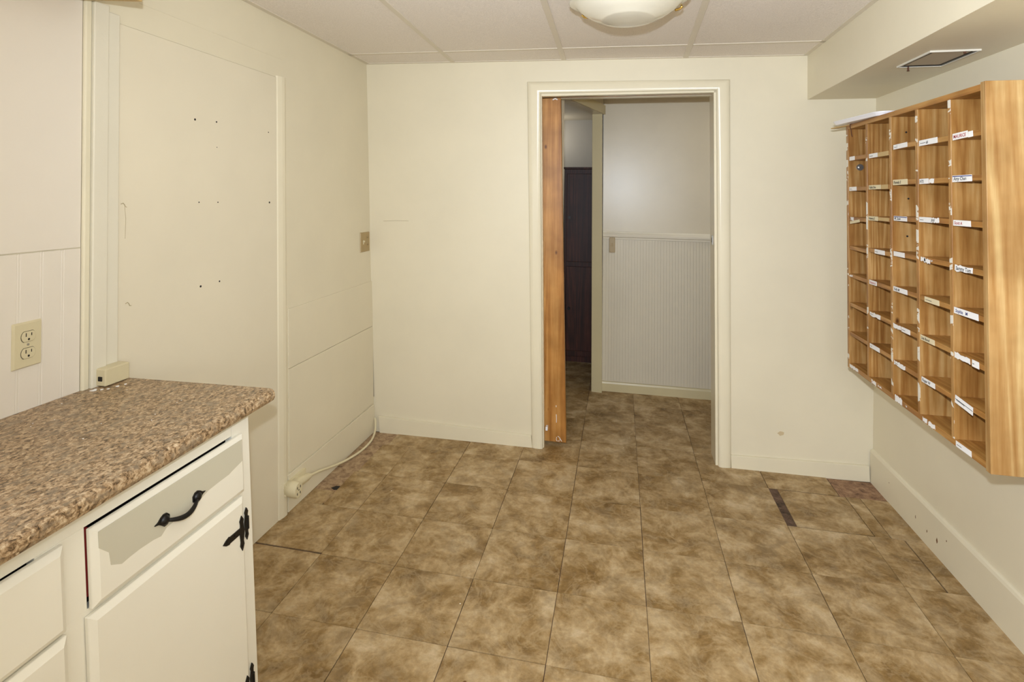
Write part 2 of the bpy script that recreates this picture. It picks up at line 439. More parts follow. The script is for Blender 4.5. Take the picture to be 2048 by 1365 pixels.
# nail holes and picture-hook scars in the panel
mb = MB()
for y, z, r in ((-1.689, 1.862, .0065), (-1.377, 1.648, .005), (-1.273, 1.653, .004), (-1.271, 1.559, .002), (-1.358, 1.356, .003), (-1.266, 1.355, .003), (-1.258, 1.063, .004), (-1.35, 1.059, .005), (-.966, 1.351, .005), (-.971, 1.649, .003)):
    mb.disc(LW(y, z, .0025), r * .8, (1, 0, 0), (0, 1, 0), .0025, 8)
mb.build('nail_hole', DARKHOLE, wall_left)
mb = MB()
for y, z in ((-1.657, 1.352), (-1.64, 1.053)):
    mb.tube([LW(y - .008, z + .002, .0045), LW(y - .001, z + .005, .005), LW(y + .004, z, .005), LW(y + .006, z - .006, .005), LW(y + .012, z - .007, .0045)], .0010, 6)
mb.tube([LW(-1.652, 1.345, .0042), LW(-1.648, 1.31, .0042), LW(-1.65, 1.25, .0042)], .0006, 6)
mb.build('hook_scar', DUST, wall_left)

# back wall with the doorway; the left half is two leaves with a pocket for the sliding door
DLb, DLt, DRb, DRt, DZ = .9985, .971, 1.913, 1.896, 1.961
TH = .135
def dl(z): return DLb + (DLt - DLb) * z / DZ
def dr(z): return DRb + (DRt - DRb) * z / DZ
mb = MB()
def leaf(x0f, x1f, z0, z1, d0, d1):
    lo = [BK(x0f(z0), z0, -d0), BK(x1f(z0), z0, -d0), BK(x1f(z0), z0, -d1), BK(x0f(z0), z0, -d1)]
    hi = [BK(x0f(z1), z1, -d0), BK(x1f(z1), z1, -d0), BK(x1f(z1), z1, -d1), BK(x0f(z1), z1, -d1)]
    mb.hexa(lo, hi)
k = lambda v: (lambda z: v)
leaf(k(-.3), dl, -.05, DZ, 0, .045); leaf(k(-.3), dl, -.05, DZ, .092, TH)
leaf(dr, k(3.4), -.05, DZ, 0, TH)
leaf(k(-.3), k(3.4), DZ, 2.3, 0, TH)
wall_back = struct(mb, 'wall_back', CREAM)
mb = MB(); mb.tube([BK(.045, 1.232, .0006), BK(.12, 1.236, .0006), BK(.2, 1.236, .0006)], .0009, 5)
mb.build('scratch', DUST, wall_back)
mb = MB(); mb.prism([(2.217 + .02 * random.uniform(.6, 1) * math.cos(a), .195 + .014 * random.uniform(.6, 1) * math.sin(a)) for a in (q * math.pi / 5 for q in range(10))], 0, .0006, BK)
mb.build('wall_stain', plain('faint_stain', (206, 186, 148), .5), wall_back)

mb = MB(); mb.box(REAR, .6, -.06, 2.3, -.1, 0, RWL)
wall_right = struct(mb, 'wall_right', CREAM)
mb = MB(); mb.box(-.3, 3.0, REAR - .1, REAR + .02, -.06, 2.4); struct(mb, 'wall_rear', CREAM)
# soffit along the right wall
SX, SZ = 2.3375, 1.8988
mb = MB()
mb.hexa([(SX, .1, SZ), (2.72, .1, SZ), (2.72, REAR, SZ), (SX - .05, REAR, SZ)], [(SX, .1, 2.25), (2.72, .1, 2.25), (2.72, REAR, 2.25), (SX - .05, REAR, 2.25)])
soffit = struct(mb, 'trim_5', CREAM)

# baseboards
mb = MB()
mb.hexa([BK(.04, -.004, 0), BK(.94, -.014, 0), BK(.94, -.014, .014), BK(.04, -.004, .014)], [BK(.03, .092, 0), BK(.932, .065, 0), BK(.932, .065, .012), BK(.03, .092, .012)])
struct(mb, 'baseboard_back', CREAM_GLOSS, None, .002)
mb = MB()
mb.hexa([BK(1.977, -.01, 0), BK(2.622, -.001, 0), BK(2.622, -.001, .014), BK(1.977, -.01, .014)], [BK(1.974, .064, 0), BK(2.618, .078, 0), BK(2.618, .078, .012), BK(1.974, .064, .012)])
struct(mb, 'baseboard_back', CREAM_GLOSS, None, .002)
mb = MB()
mb.prism([(0, -.01), (.015, -.01), (.015, .160), (.011, .170), (.004, .174), (0, .174)], .03, REAR, lambda d, z, y: RWL(y, z - .012 * max(0, min(1, 1 + y)) * (z > .1), d))
bbr = struct(mb, 'baseboard_right', CREAM)
mb = MB()
for y, z, a, b in ((-.389, .066, .003, .009), (-.475, .058, .004, .007), (-.545, .062, .006, .013), (-.609, .10, .003, .005), (-.162, .092, .003, .003)):
    mb.prism([(y + a * .8 * random.uniform(.5, 1.2) * math.cos(t), z + .8 * b * random.uniform(.6, 1.2) * math.sin(t)) for t in (q * math.pi / 4 for q in range(8))], .0148, .0156, RWL)
mb.build('chipped_spot', STAIN, bbr, label='brown chips in the paint')

# ------------------------------------------------------------------ ceiling and its grid
mb = MB(); mb.box(-.3, 2.9, REAR, .13, -.08, 0, CE)
ceiling = struct(mb, 'ceiling', CEIL)
def bar(x0f, x1f, ya, yb):
    m_ = MB()
    m_.hexa([CE(x0f(ya), ya, .0035), CE(x1f(ya), ya, .0035), CE(x1f(yb), yb, .0035), CE(x0f(yb), yb, .0035)], [CE(x0f(ya), ya, -.001), CE(x1f(ya), ya, -.001), CE(x1f(yb), yb, -.001), CE(x0f(yb), yb, -.001)])
    return m_.build('grid_bar', BAR, ceiling, .0008, 1)
for xa, xb in ((.462, .486), (1.098, 1.115), (1.742, 1.716)):
    bar(lambda y, a=xa, b=xb: a + (b - a) * (-y) - .013, lambda y, a=xa, b=xb: a + (b - a) * (-y) + .013, 0, REAR)
for yy in (-.268, -1.488, -2.708, -3.928):
    m_ = MB(); m_.hexa([CE(-.1, yy - .013, .003), CE(2.4, yy - .013, .003), CE(2.4, yy + .011, .003), CE(-.1, yy + .011, .003)], [CE(-.1, yy - .013, -.001), CE(2.4, yy - .013, -.001), CE(2.4, yy + .011, -.001), CE(-.1, yy + .011, -.001)])
    m_.build('grid_bar', BAR, ceiling, .0008, 1)
# wall angles
m_ = MB(); m_.hexa([CE(-.1, -.02 - .002, .003), CE(SX, .012, .003), CE(SX, .05, .003), CE(-.1, .05, .003)], [CE(-.1, -.022, -.001), CE(SX, .012, -.001), CE(SX, .05, -.001), CE(-.1, .05, -.001)])
def wall_angle(p0, p1, q0, q1):
    m2 = MB(); m2.hexa([CE(*p0, .003), CE(*p1, .003), CE(*q1, .003), CE(*q0, .003)], [CE(*p0, -.001), CE(*p1, -.001), CE(*q1, -.001), CE(*q0, -.001)]); return m2.build('wall_angle', BAR, ceiling, .0006, 1)
wall_angle((-.12, 0), (-.045, 0), (-.16, REAR), (-.09, REAR))
wall_angle((-.1, -.066), (SX, -.028), (-.1, .02), (SX, .02))
wall_angle((SX - .022, 0), (SX + .01, 0), (SX - .072, REAR), (SX - .04, REAR))

# ------------------------------------------------------------------ door casing and jambs
def casing_profile(w):
    return [(0, 0), (0, .008), (.004, .014), (w * .35, .018), (w * .7, .0195), (w - .006, .016), (w - .001, .009), (w, 0)]   # from outer edge to opening
mb = MB()
WL, WT = .068, .066
def cas(pt_out, pt_in, n=None):
    pass
prof = casing_profile(WL)
# left, head and right legs mitred as one run: stations along the run
def station(x_in, z_in, ox, oz):
    """ring of points from outer edge to opening edge"""
    return [BK(x_in + ox * (1 - s / WL), z_in + oz * (1 - s / WL), d) for s, d in prof]
rings = [station(DLb, -.014, -.062, 0), station(DLt, DZ, -.076, .066), station(DRt, DZ - .004, .066, .054), station(DRb, -.008, .062, 0)]
vs = [p for r in rings for p in r]; n = len(prof); fs = []
for i in range(3):
    for q in range(n - 1): fs.append((i * n + q, i * n + q + 1, (i + 1) * n + q + 1, (i + 1) * n + q))
mb.add(vs, fs, True)
for i in range(3): mb.add([rings[i][0], rings[i][-1], rings[i + 1][-1], rings[i + 1][0]], [(0, 3, 2, 1)])
mb.add(rings[0], [tuple(range(n))]); mb.add(rings[3], [tuple(range(n))])
casing = struct(mb, 'trim_6', CREAM_GLOSS)
# jamb linings: right solid, left split around the pocket, head
mb = MB()
def lining(xf0, xf1, z0, z1, d0, d1):
    lo = [BK(xf0(z0), z0, -d0), BK(xf1(z0), z0, -d0), BK(xf1(z0), z0, -d1), BK(xf0(z0), z0, -d1)]
    hi = [BK(xf0(z1), z1, -d0), BK(xf1(z1), z1, -d0), BK(xf1(z1), z1, -d1), BK(xf0(z1), z1, -d1)]
    mb.hexa(lo, hi)
lining(lambda z: dr(z) - .012, lambda z: dr(z) + .002, -.003, DZ, .002, TH + .004)
lining(lambda z: dl(z) - .002, lambda z: dl(z) + .004, -.003, DZ, .002, .040)
lining(lambda z: dl(z) - .002, lambda z: dl(z) + .004, -.003, DZ, .094, TH + .004)
lining(lambda z: dl(DZ), lambda z: dr(DZ), DZ - .014, DZ + .002, .002, .044)
lining(lambda z: dl(DZ), lambda z: dr(DZ), DZ - .012, DZ + .002, .090, TH + .004)
struct(mb, 'trim_7', CREAM_GLOSS, None, .001)
# strike plate on the right jamb
e = empty('strike_plate', (1.888, BZ * 1.17 + .07, 1.15), 'small bright metal strike plate on the right doorway jamb', 'strike plate')
mb = MB(); mb.box(dr(1.17) - .0165, dr(1.17) - .012, .048, .075, 1.143, 1.193, lambda x, yy, z: (x, yy, z))
mb.build('plate', STEEL, e, .0015)
mb = MB(); mb.box(dr(1.17) - .0172, dr(1.17) - .0164, .056, .067, 1.155, 1.180, lambda x, yy, z: (x, yy, z))
mb.build('latch_hole', SLOT, e)

# pocket door, mostly slid into the wall
def PD(x, z, d): return (x + .008 * (0 - z) * -0.0, .052 + BZ * z * .5 + d, z)
SE, SEt = 1.121, 1.076               # its leading edge, foot and head
def se(z): return SE + (SEt - SE) * z / 1.96
mb = MB()
z0, z1 = .022, 1.944
STW = .122
mb.hexa([(se(z0) - STW, .053, z0), (se(z0), .053, z0), (se(z0), .088, z0), (se(z0) - STW, .088, z0)], [(se(z1) - STW, .053 - .03, z1), (se(z1), .053 - .03, z1), (se(z1), .088 - .03, z1), (se(z1) - STW, .088 - .03, z1)])
def yz(z): return .053 - .03 * (z - z0) / (z1 - z0)
door = empty('door_1', (SE - .4, .07, z0), None, None); door['kind'] = 'structure'
mb.build('stile', DOORW, door, .002)
mb = MB()
for a, b in ((z0, .20), (.66, .78), (1.21, 1.31), (1.82, z1)):
    mb.hexa([(.3, yz(a), a), (se(a) - STW, yz(a), a), (se(a) - STW, yz(a) + .035, a), (.3, yz(a) + .035, a)], [(.3, yz(b), b), (se(b) - STW, yz(b), b), (se(b) - STW, yz(b) + .035, b), (.3, yz(b) + .035, b)])
mb.build('rail', DOORW, door, .002)
for a, b in ((.20, .66), (.78, 1.21), (1.31, 1.82)):
    mb = MB()
    mb.hexa([(.3, yz(a) + .012, a), (se(a) - STW, yz(a) + .012, a), (se(a) - STW, yz(a) + .024, a), (.3, yz(a) + .024, a)], [(.3, yz(b) + .012, b), (se(b) - STW, yz(b) + .012, b), (se(b) - STW, yz(b) + .024, b), (.3, yz(b) + .024, b)])
    mb.build('panel', DOORD, door)
mb = MB(); mb.tube([(se(1.935) - .045, yz(1.93) - .003, 1.934), (se(1.935) - .03, yz(1.93) - .004, 1.94), (se(1.935) - .018, yz(1.93) - .003, 1.934)], .004, 8)
for pts in ([(-.052, .050), (-.054, .035), (-.05, .027)], [(-.046, .055), (-.036, .049), (-.03, .038), (-.036, .03), (-.046, .028)], [(-.036, .041), (-.028, .036), (-.024, .028)], [(-.052, .175), (-.051, .15), (-.052, .13)], [(-.052, .225), (-.052, .215)]):
    mb.tube([(se(z) + dx, yz(z) - .0004, z) for dx, z in pts], .0017, 6)
mb.build('paint_smear', PAPER, door, label='smears of white paint')
mb = MB(); mb.box(dl(.11) + .012, dl(.11) + .024, .020, .050, .092, .112); mb.build('floor_guide', WHITEPL, door, .002, label='white plastic guide block')
mb = MB(); mb.box(.3, 1.9, .046, .088, 1.9495, 1.957, lambda x, yy, z: (x, yy - .03, z)); mb.build('track', DOORD, door)

# ------------------------------------------------------------------ hall beyond the doorway
mb = MB(); mb.box(1.285, 3.5, 1.0, 1.1, -.02, 2.35); wall_hall = struct(mb, 'wall_hall', HALLP)
mb = MB()
x = 1.29
while x < 3.4:
    mb.box(x, x + .0195, .9965, 1.0, .07, 1.095); mb.box(x + .021, x + .0385, .997, 1.0, .07, 1.095); x += .04
mb.build('beadboard', HALLW, wall_hall, .0006, 1)
mb = MB(); mb.prism([(1.0, 1.085), (.985, 1.088), (.984, 1.098), (.976, 1.106), (.974, 1.118), (.982, 1.128), (.988, 1.132), (.992, 1.143), (1.0, 1.143)], 1.285, 3.4, lambda yy, z, xx: (xx, yy, z - .006 * (xx - 1.28)))
struct(mb, 'trim_8', paint('hall_rail_paint', (232, 224, 206), rough=.22, var=.02, bmp=.05), None, .001)
mb = MB(); mb.prism([(1.0, 0), (.986, 0), (.986, .055), (.99, .066), (1.0, .068)], 1.285, 3.4, lambda yy, z, xx: (xx, yy, z)); HT = paint('hall_trim_dimmed', (208, 194, 154), rough=.35); struct(mb, 'baseboard_hall', HT)  # trim cream darkened: the hall's dimmer light is put into the colour
# partition at the hall's left with the opening to the dark room
mb = MB()
mb.hexa([(1.213, .965, 0), (1.287, .955, 0), (1.287, 1.1, 0), (1.213, 1.1, 0)], [(1.213, .965, 2.35), (1.275, .955, 2.35), (1.275, 1.1, 2.35), (1.213, 1.1, 2.35)])
mb.hexa([(1.0, .26, 1.985), (1.075, .24, 1.985), (1.285, .97, 1.985), (1.213, .97, 1.985)], [(1.0, .26, 2.35), (1.075, .24, 2.35), (1.285, .97, 2.35), (1.213, .97, 2.35)])
mb.hexa([(.96, .13, 0), (1.035, .13, 0), (1.075, .24, 0), (1.0, .26, 0)], [(.96, .13, 2.35), (1.035, .13, 2.35), (1.075, .24, 2.35), (1.0, .26, 2.35)])
wall_partition = struct(mb, 'wall_partition', HALLP)
mb = MB()
mb.hexa([(1.076, .24, 1.985), (1.09, .236, 1.985), (1.30, .966, 1.985), (1.286, .97, 1.985)], [(1.076, .24, 2.05), (1.09, .236, 2.05), (1.30, .966, 2.05), (1.286, .97, 2.05)])
mb.hexa([(1.213, .951, 0), (1.287, .941, 0), (1.287, .96, 0), (1.213, .966, 0)], [(1.205, .951, 2.05), (1.275, .941, 2.05), (1.275, .96, 2.05), (1.205, .966, 2.05)])
struct(mb, 'trim_9', HT, None, .002)
mb = MB(); mb.box(-1.2, 3.5, .1, 2.7, 2.15, 2.25); struct(mb, 'ceiling_hall', HALLP)
mb = MB(); mb.box(-1.2, 1.3, 2.45, 2.55, -.02, 2.3); struct(mb, 'wall_far', GREYP)
mb = MB(); mb.box(-1.25, -1.15, .05, 2.6, -.02, 2.3); struct(mb, 'wall_far', GREYP)
mb = MB(); mb.box(1.22, 1.285, 1.1, 2.5, -.02, 2.3); struct(mb, 'wall_far', GREYP)
mb = MB(); mb.box(3.4, 3.5, .1, 1.05, -.02, 2.3); struct(mb, 'wall_hall', HALLP)
# dark wooden cupboard in the far room
e = empty('dark_cupboard', (.7, 1.85, 0), 'dark brown wooden cupboard in the unlit room beyond the doorway', 'cupboard')
mb = MB(); mb.box(.945, 1.215, 1.61, 2.0, .05, 1.62); mb.build('body', DARKW, e, .003)
mb = MB(); mb.box(.935, 1.217, 1.60, 2.02, 1.62, 1.636); mb.build('top', DARKW, e, .003)
mb = MB(); mb.box(.955, 1.205, 1.63, 1.98, 0, .05); mb.build('plinth', DARKW, e)
for a, b in ((.10, .80), (.84, 1.58)):
    mb = MB(); mb.box(.965, 1.2, 1.597, 1.61, a, b); d_ = mb.build('door', DARKW, e, .003)
    mb = MB(); mb.disc((.99, 1.597, (a + b) / 2), .012, (0, -1, 0), (1, 0, 0), .018, 12); mb.build('knob', BLACK, d_)
# hall switch
e = empty('light_switch', (1.352, .99, .99), 'tan single light switch plate just under the hall chair rail', 'light switch')
mb = MB(); mb.box(1.332, 1.372, .966, .996, .992, 1.098); mb.build('plate', TAN, e, .003)
mb = MB(); mb.box(1.347, 1.357, .956, .968, 1.036, 1.056); mb.build('toggle', TAN, e, .002)

# ------------------------------------------------------------------ left wall outlet (over the counter)
def OUT(a, b, d): return LW(-1.9255 + a, 1.0075 + b + .02 * a, .0045 + d)
e = empty('power_outlet', LW(-1.9255, .95, .004), 'almond duplex power outlet on the grooved boards above the counter', 'power outlet')
mb = MB()
o0 = [(-.035, -.057), (.035, -.057), (.035, .057), (-.035, .057)]
mb.hexa([OUT(a, b, 0) for a, b in o0], [OUT(a * .9, b * .94, .006) for a, b in o0]); mb.build('cover_plate', ALMOND, e, .001)
for cz in (.0205, -.0205):
    mb = MB()
    pts = []
    for q in range(28):
        t = 2 * math.pi * q / 28
        pts.append((.0165 * math.cos(t), cz + max(-.0125, min(.0125, .0165 * math.sin(t)))))
    mb.prism(pts, .0055, .0085, OUT)
    f_ = mb.build('receptacle', ALMOND, e, .0006)
    mb = MB()
    mb.box(-.0075, -.0055, cz + .000, cz + .009, .0084, .0088, OUT); mb.box(.0055, .0075, cz + .001, cz + .008, .0084, .0088, OUT)
    mb.prism([(.0026 * math.cos(t), cz - .007 + .0028 * math.sin(t)) for t in (q * math.pi / 5 for q in range(10))], .0084, .0088, OUT)
    mb.build('slot', SLOT, f_)
    mb = MB(); mb.prism([(p[0] * 1.06, cz + (p[1] - cz) * 1.07) for p in pts], .0058, .0062, OUT); mb.build('shadow_joint', SLOT, f_)
mb = MB(); mb.disc(OUT(0, 0, .006), .003, (1, 0, 0), (0, 1, 0), .001, 12); mb.build('screw', STEEL, e)

# double plate near the corner: switch and outlet
def SWP(a, b, d): return LW(-.098 + a, 1.113 + b, d)
e = empty('switch_plate', LW(-.098, 1.055, 0), 'almond double switch and outlet plate near the room corner', 'switch plate')
mb = MB(); o0 = [(-.056, -.057), (.056, -.057), (.056, .057), (-.056, .057)]
mb.hexa([SWP(a, b, 0) for a, b in o0], [SWP(a * .94, b * .94, .006) for a, b in o0]); mb.build('cover_plate', TAN, e, .001)
mb = MB(); mb.box(-.031, -.021, -.012, .012, .006, .009, SWP); mb.box(-.03, -.022, 0, .01, .009, .016, SWP); mb.build('toggle', ALMOND, e, .001)
for cz in (.0205, -.0205):
    mb = MB(); mb.prism([(.026 + .0155 * math.cos(t), cz + max(-.012, min(.012, .0155 * math.sin(t)))) for t in (q * math.pi / 10 for q in range(20))], .0055, .0075, SWP); r_ = mb.build('receptacle', TAN, e)
    mb = MB(); mb.box(.018, .0205, cz, cz + .008, .0074, .0078, SWP); mb.box(.031, .0335, cz, cz + .008, .0074, .0078, SWP); mb.build('slot', SLOT, r_)

# surface wiring box standing on the counter
e = empty('wiring_box', LW(-1.71, .846, .02), 'small almond surface wiring box standing in the back corner of the counter', 'wiring box')
mb = MB(); mb.box(-1.752, -1.675, .8475, .895, .012, .05, LW); b_ = mb.build('housing', ALMOND, e, .003)
mb = MB(); mb.box(-1.7545, -1.7518, .862, .874, .028, .040, LW); mb.build('knockout', SLOT, b_, label='dark knockout hole in its end')

# ------------------------------------------------------------------ countertop
CT = .845
e = empty('countertop', (.2, -2.4, CT - .037), 'brown speckled laminate countertop with a rounded front edge on the white base cabinet', 'countertop')
XFR = .463
prof = [(XFR - .016, CT), (XFR - .009, CT - .0015), (XFR - .003, CT - .006), (XFR, CT - .013), (XFR + .0005, CT - .022), (XFR - .003, CT - .031), (XFR - .010, CT - .036), (XFR - .03, CT - .038)]
prof_full = [(-.075, CT - .038), (-.075, CT)] + [(p[0], p[1]) for p in prof]
def CTM(x, z, y): return (x + (0 if x > .2 else 0) + .02 * 0, y + (.022 * (x / .46)) * 1.0, z)
# the inner edge follows the left wall
def ctp(x, z, y): return CTM((LW(y, CT, .006)[0] if x < 0 else x + .036 * (y + 1.67) * -.5), z, y)
mb = MB(); mb.prism(prof_full, -1.667, -3.7, ctp)
top = mb.build('top', GRAN, e)
for p in top.data.polygons: p.use_smooth = False
mb = MB()
for _ in range(26):
    px_, py_ = random.uniform(-.02, .42), random.uniform(-2.6, -1.72); r = random.uniform(.0008, .0022)
    mb.prism([(px_ + r * random.uniform(.5, 1.3) * math.cos(t), py_ + r * random.uniform(.5, 1.3) * math.sin(t)) for t in (q * math.pi / 3 for q in range(6))], CT, CT + .0008, lambda a, b, d: (a, b, d))
for px_, py_, r in ((-.005, -1.775, .007), (.012, -1.765, .004), (.03, -1.735, .004), (.036, -1.715, .003), (.024, -1.757, .003)):
    mb.prism([(px_ + r * random.uniform(.5, 1.3) * math.cos(t), py_ + r * random.uniform(.7, 1.6) * math.sin(t)) for t in (q * math.pi / 4 for q in range(8))], CT, CT + .0015, lambda a, b, d: (a, b, d))
mb.build('paint_flake', PAPER, e, label='scattered flakes of white paint').__setitem__('kind', 'stuff')

# ------------------------------------------------------------------ base cabinet
e = empty('base_cabinet', (.2, -2.4, 0), 'white painted base cabinet with black iron pull and hinges under the speckled countertop', 'cabinet')
TZ = CT - .039
def FR(y0, y1, z0, z1, d0=-.018, d1=0): mbf.box(y0, y1, z0, z1, d0, d1, CB)
mbf = MB()
YR = -1.7125
GZ = .7665                                        # lower edge of the top rail
FR(-1.7785, YR, .0, TZ)                           # end stile
FR(-3.6, -1.7785, GZ, TZ)                         # top rail
FR(-2.262, -2.1735, .612, GZ); FR(-2.262, -2.14, .10, .58)       # middle stile
FR(-2.262, -1.7785, .58, .612); FR(-3.0, -2.262, .58, .612)
FR(-3.0, -1.7785, .0, .10)
FR(-3.6, -3.0, .0, GZ)
fo = mbf.build('face_frame', CABP, e, .001)
mb = MB(); mb.box(-1.73, YR, 0, TZ, -.40, -.018, CB)
mb.build('end_panel', CABP, e)
mb = MB(); mb.box(-3.6, -1.735, .09, TZ - .005, -.42, -.03, CB); mb.build('carcass', INSIDE, e)
mb = MB(); mb.box(-2.1722, -2.1655, .634, .762, -.012, -.0015, CB); mb.build('edge_paint', REDP, e, label='old dark red paint showing beside the drawer')

def front(y0, y1, z0, z1, name, lip=.012, th=.017, tilt=0.0):
    """bevelled lip front"""
    m_ = MB()
    o = [(y0, z0), (y1, z0), (y1, z1), (y0, z1)]
    i = [(y0 + lip, z0 + lip), (y1 - lip, z0 + lip), (y1 - lip, z1 - lip), (y0 + lip, z1 - lip)]
    td = lambda z: tilt * (z - z0) / (z1 - z0)
    A = [CB(a, b, .001 + td(b)) for a, b in o]; B = [CB(a, b, .009 + td(b)) for a, b in o]; C_ = [CB(a, b, th + td(b)) for a, b in i]
    vs = A + B + C_
    fs = [(3, 2, 1, 0), (8, 9, 10, 11)] + [(q, (q + 1) % 4, 4 + (q + 1) % 4, 4 + q) for q in range(4)] + [(4 + q, 4 + (q + 1) % 4, 8 + (q + 1) % 4, 8 + q) for q in range(4)]
    m_.add(vs, fs)
    return m_.build(name, CABP, e, .0015)
dr1 = front(-2.1715, -1.7505, .612, .7625, 'drawer')
mb = MB()
patch = [(-2.149, .745), (-1.751, .7455), (-1.751, .69), (-1.79, .682), (-1.801, .679), (-1.84, .678), (-1.871, .676), (-1.9, .668), (-1.922, .663), (-1.96, .664), (-1.994, .661), (-2.009, .651), (-2.029, .655), (-2.063, .657), (-2.086, .656), (-2.103, .654), (-2.126, .667), (-2.129, .693), (-2.149, .714)]
patch = [(a - .012, b + .008) for a, b in patch]
mb.prism(patch, .0168, .0174, CB); mb.build('bare_patch', BARE, dr1, label='grey unpainted patch')
# black pull
def spade(sign):
    """leaf-shaped foot, tip pointing away from the bail"""
    return [(sign * a, b) for a, b in ((.0, -.006), (.008, -.0125), (.018, -.013), (.026, -.007), (.036, -.001), (.047, .001), (.036, .004), (.027, .010), (.018, .0135), (.008, .0125), (.0, .006))]
HC, HZ = -1.967, .689
mb = MB()
for sg, yc in ((-1, HC - .033), (1, HC + .034)):
    pts = [(yc + a * .82, HZ + b) for a, b in spade(sg)]
    mb.prism(pts, .0165, .0205, CB)
    cxx = yc + sg * .013
    mb.lathe([(.011, 0), (.010, .003), (.006, .006), (.0005, .007)], (0, 0, 0), 14, m=lambda a, b, c, cy=cxx: CB(cy + a, HZ + b, .0200 + c))
pts = []; rs = []
for q in range(15):
    t = q / 14
    pts.append(CB(HC - .041 + .083 * t, HZ - .002 - .011 * math.sin(math.pi * t), .021 + .013 * math.sin(math.pi * t) ** .6)); rs.append(.0035 + .0022 * math.sin(math.pi * t))
mb.tube(pts, rs, 12)
mb.build('handle', BLACK, dr1, label='black iron pull with spade ends')
dr2 = front(-2.72, -2.220, .610, .7645, 'drawer')
door1 = front(-2.181, -1.758, .06, .603, 'door')
door2 = front(-2.72, -2.220, .06, .603, 'door')

def hinge(zc, parent):
    h = MB()
    # frame leaf
    yf = -1.7375
    h.prism([(yf - .0045, zc - .026), (yf - .0062, zc - .034), (yf, zc - .046), (yf + .0062, zc - .034), (yf + .0045, zc - .026), (yf + .006, zc - .004), (yf + .0045, zc + .02), (yf + .0068, zc + .028), (yf, zc + .040), (yf - .0068, zc + .028), (yf - .0045, zc + .02), (yf - .008, zc)], .0012, .0036, CB)
    yd = -1.776
    zc += .006
    h.prism([(yd - .0055, zc - .030), (yd - .0075, zc - .040), (yd, zc - .055), (yd + .0075, zc - .040), (yd + .0055, zc - .030), (yd + .010, zc - .006), (yd + .0055, zc + .016), (yd + .0075, zc + .024), (yd, zc + .036), (yd - .0075, zc + .024), (yd - .0055, zc + .014), (yd - .006, zc + .007), (yd - .044, zc + .0075), (yd - .046, zc + .0095), (yd - .058, zc + .006), (yd - .068, zc), (yd - .058, zc - .007), (yd - .046, zc - .0105), (yd - .044, zc - .0085), (yd - .008, zc - .0085)], .0168, .0192, CB)
    h.tube([CB(-1.7455, zc - .016, .012), CB(-1.7455, zc + .016, .012)], .0042, 8)
    ho = h.build('hinge', BLACK, parent)
    for y, z, d in ((yf, zc + .029, .0036), (yf, zc - .036, .0036), (yf, zc - .004, .0036), (yd, zc + .026, .0192), (yd, zc - .042, .0192), (yd - .053, zc, .0192), (yd - .026, zc, .0192)):
        s = MB(); s.disc(CB(y, z, d), .0026, (1, 0, 0), (0, 1, 0), .0012, 8); s.build('rivet', BLACK, ho)
hinge(.520, door1); hinge(.105, door1)

# wall cabinet whose lower corner just dips into view
e = empty('wall_cabinet', (.05, -2.2, 1.91), 'tan wooden wall cabinet whose lower corner hangs above the left wall', 'cabinet')
mb = MB(); mb.hexa([(-.07, -3.4, 1.93), (.13, -3.4, 1.912), (.138, -1.8, 1.906), (-.07, -1.8, 1.924)], [(-.07, -3.4, 1.945), (.13, -3.4, 1.93), (.138, -1.8, 1.922), (-.07, -1.8, 1.942)]); mb.build('bottom_panel', RAWW, e, .002)
mb = MB(); mb.hexa([(-.07, -3.4, 1.945), (.13, -3.4, 1.93), (.138, -1.8, 1.922), (-.07, -1.8, 1.942)], [(-.07, -3.4, 2.14), (.13, -3.4, 2.14), (.138, -1.8, 2.14), (-.07, -1.8, 2.14)]); mb.build('body', CABP, e, .002)

# ------------------------------------------------------------------ pigeonhole shelf
XF = 2.388
YF, YN = -.349, -1.300              # far and near ends
ZB, ZT = .661, 1.722
def BKX(y, z): return RWL(y, z, 0)[0] - .0005
e = empty('pigeonhole_shelf', (2.5, (YF + YN) / 2, ZB), 'pine pigeonhole mail shelf with forty open slots hung on the right wall', 'shelf')
W = .019; WD = .016
def panel_y(y0, y1, z0, z1, mat, name, dx=0.0, bev=.0012):
    m_ = MB(); m_.hexa([(XF + dx, y0, z0), (BKX(y0, z0), y0, z0), (BKX(y1, z0), y1, z0), (XF + dx, y1, z0)], [(XF + dx, y0, z1), (BKX(y0, z1), y0, z1), (BKX(y1, z1), y1, z1), (XF + dx, y1, z1)])
    return m_.build(name, mat, e, bev)
panel_y(YN - .0, YN + .021, ZB, ZT + .004, PINE_SIDE, 'side_panel', -.002)
panel_y(YF - W, YF, ZB, ZT, PINE_Z, 'side_panel')
panel_y(YN + .021, YF - W, ZT - W, ZT, PINE_Y, 'top_board', .001)
bottom = panel_y(YN + .021, YF - W, ZB + .003, ZB + .003 + W, PINE_Y, 'bottom_board', .001)
m_ = MB(); m_.hexa([(BKX(YN, ZB) - .006, YN + .021, ZB + .02), (BKX(YN, ZB), YN + .021, ZB + .02), (BKX(YF, ZB), YF - W, ZB + .02), (BKX(YF, ZB) - .006, YF - W, ZB + .02)], [(BKX(YN, ZT) - .006, YN + .021, ZT - .02), (BKX(YN, ZT), YN + .021, ZT - .02), (BKX(YF, ZT), YF - W, ZT - .02), (BKX(YF, ZT) - .006, YF - W, ZT - .02)])
m_.build('back_panel', PINE_Z, e)
DV = [-.552, -.752, -.936, -1.126]
for y in DV: panel_y(y - WD / 2, y + WD / 2, ZB + .022, ZT - W, PINE_Z, 'divider')
edges = [(YF - W, DV[0] + WD / 2)] + [(DV[i] - WD / 2, DV[i + 1] + WD / 2) for i in range(3)] + [(DV[3] - WD / 2, YN + .021)]
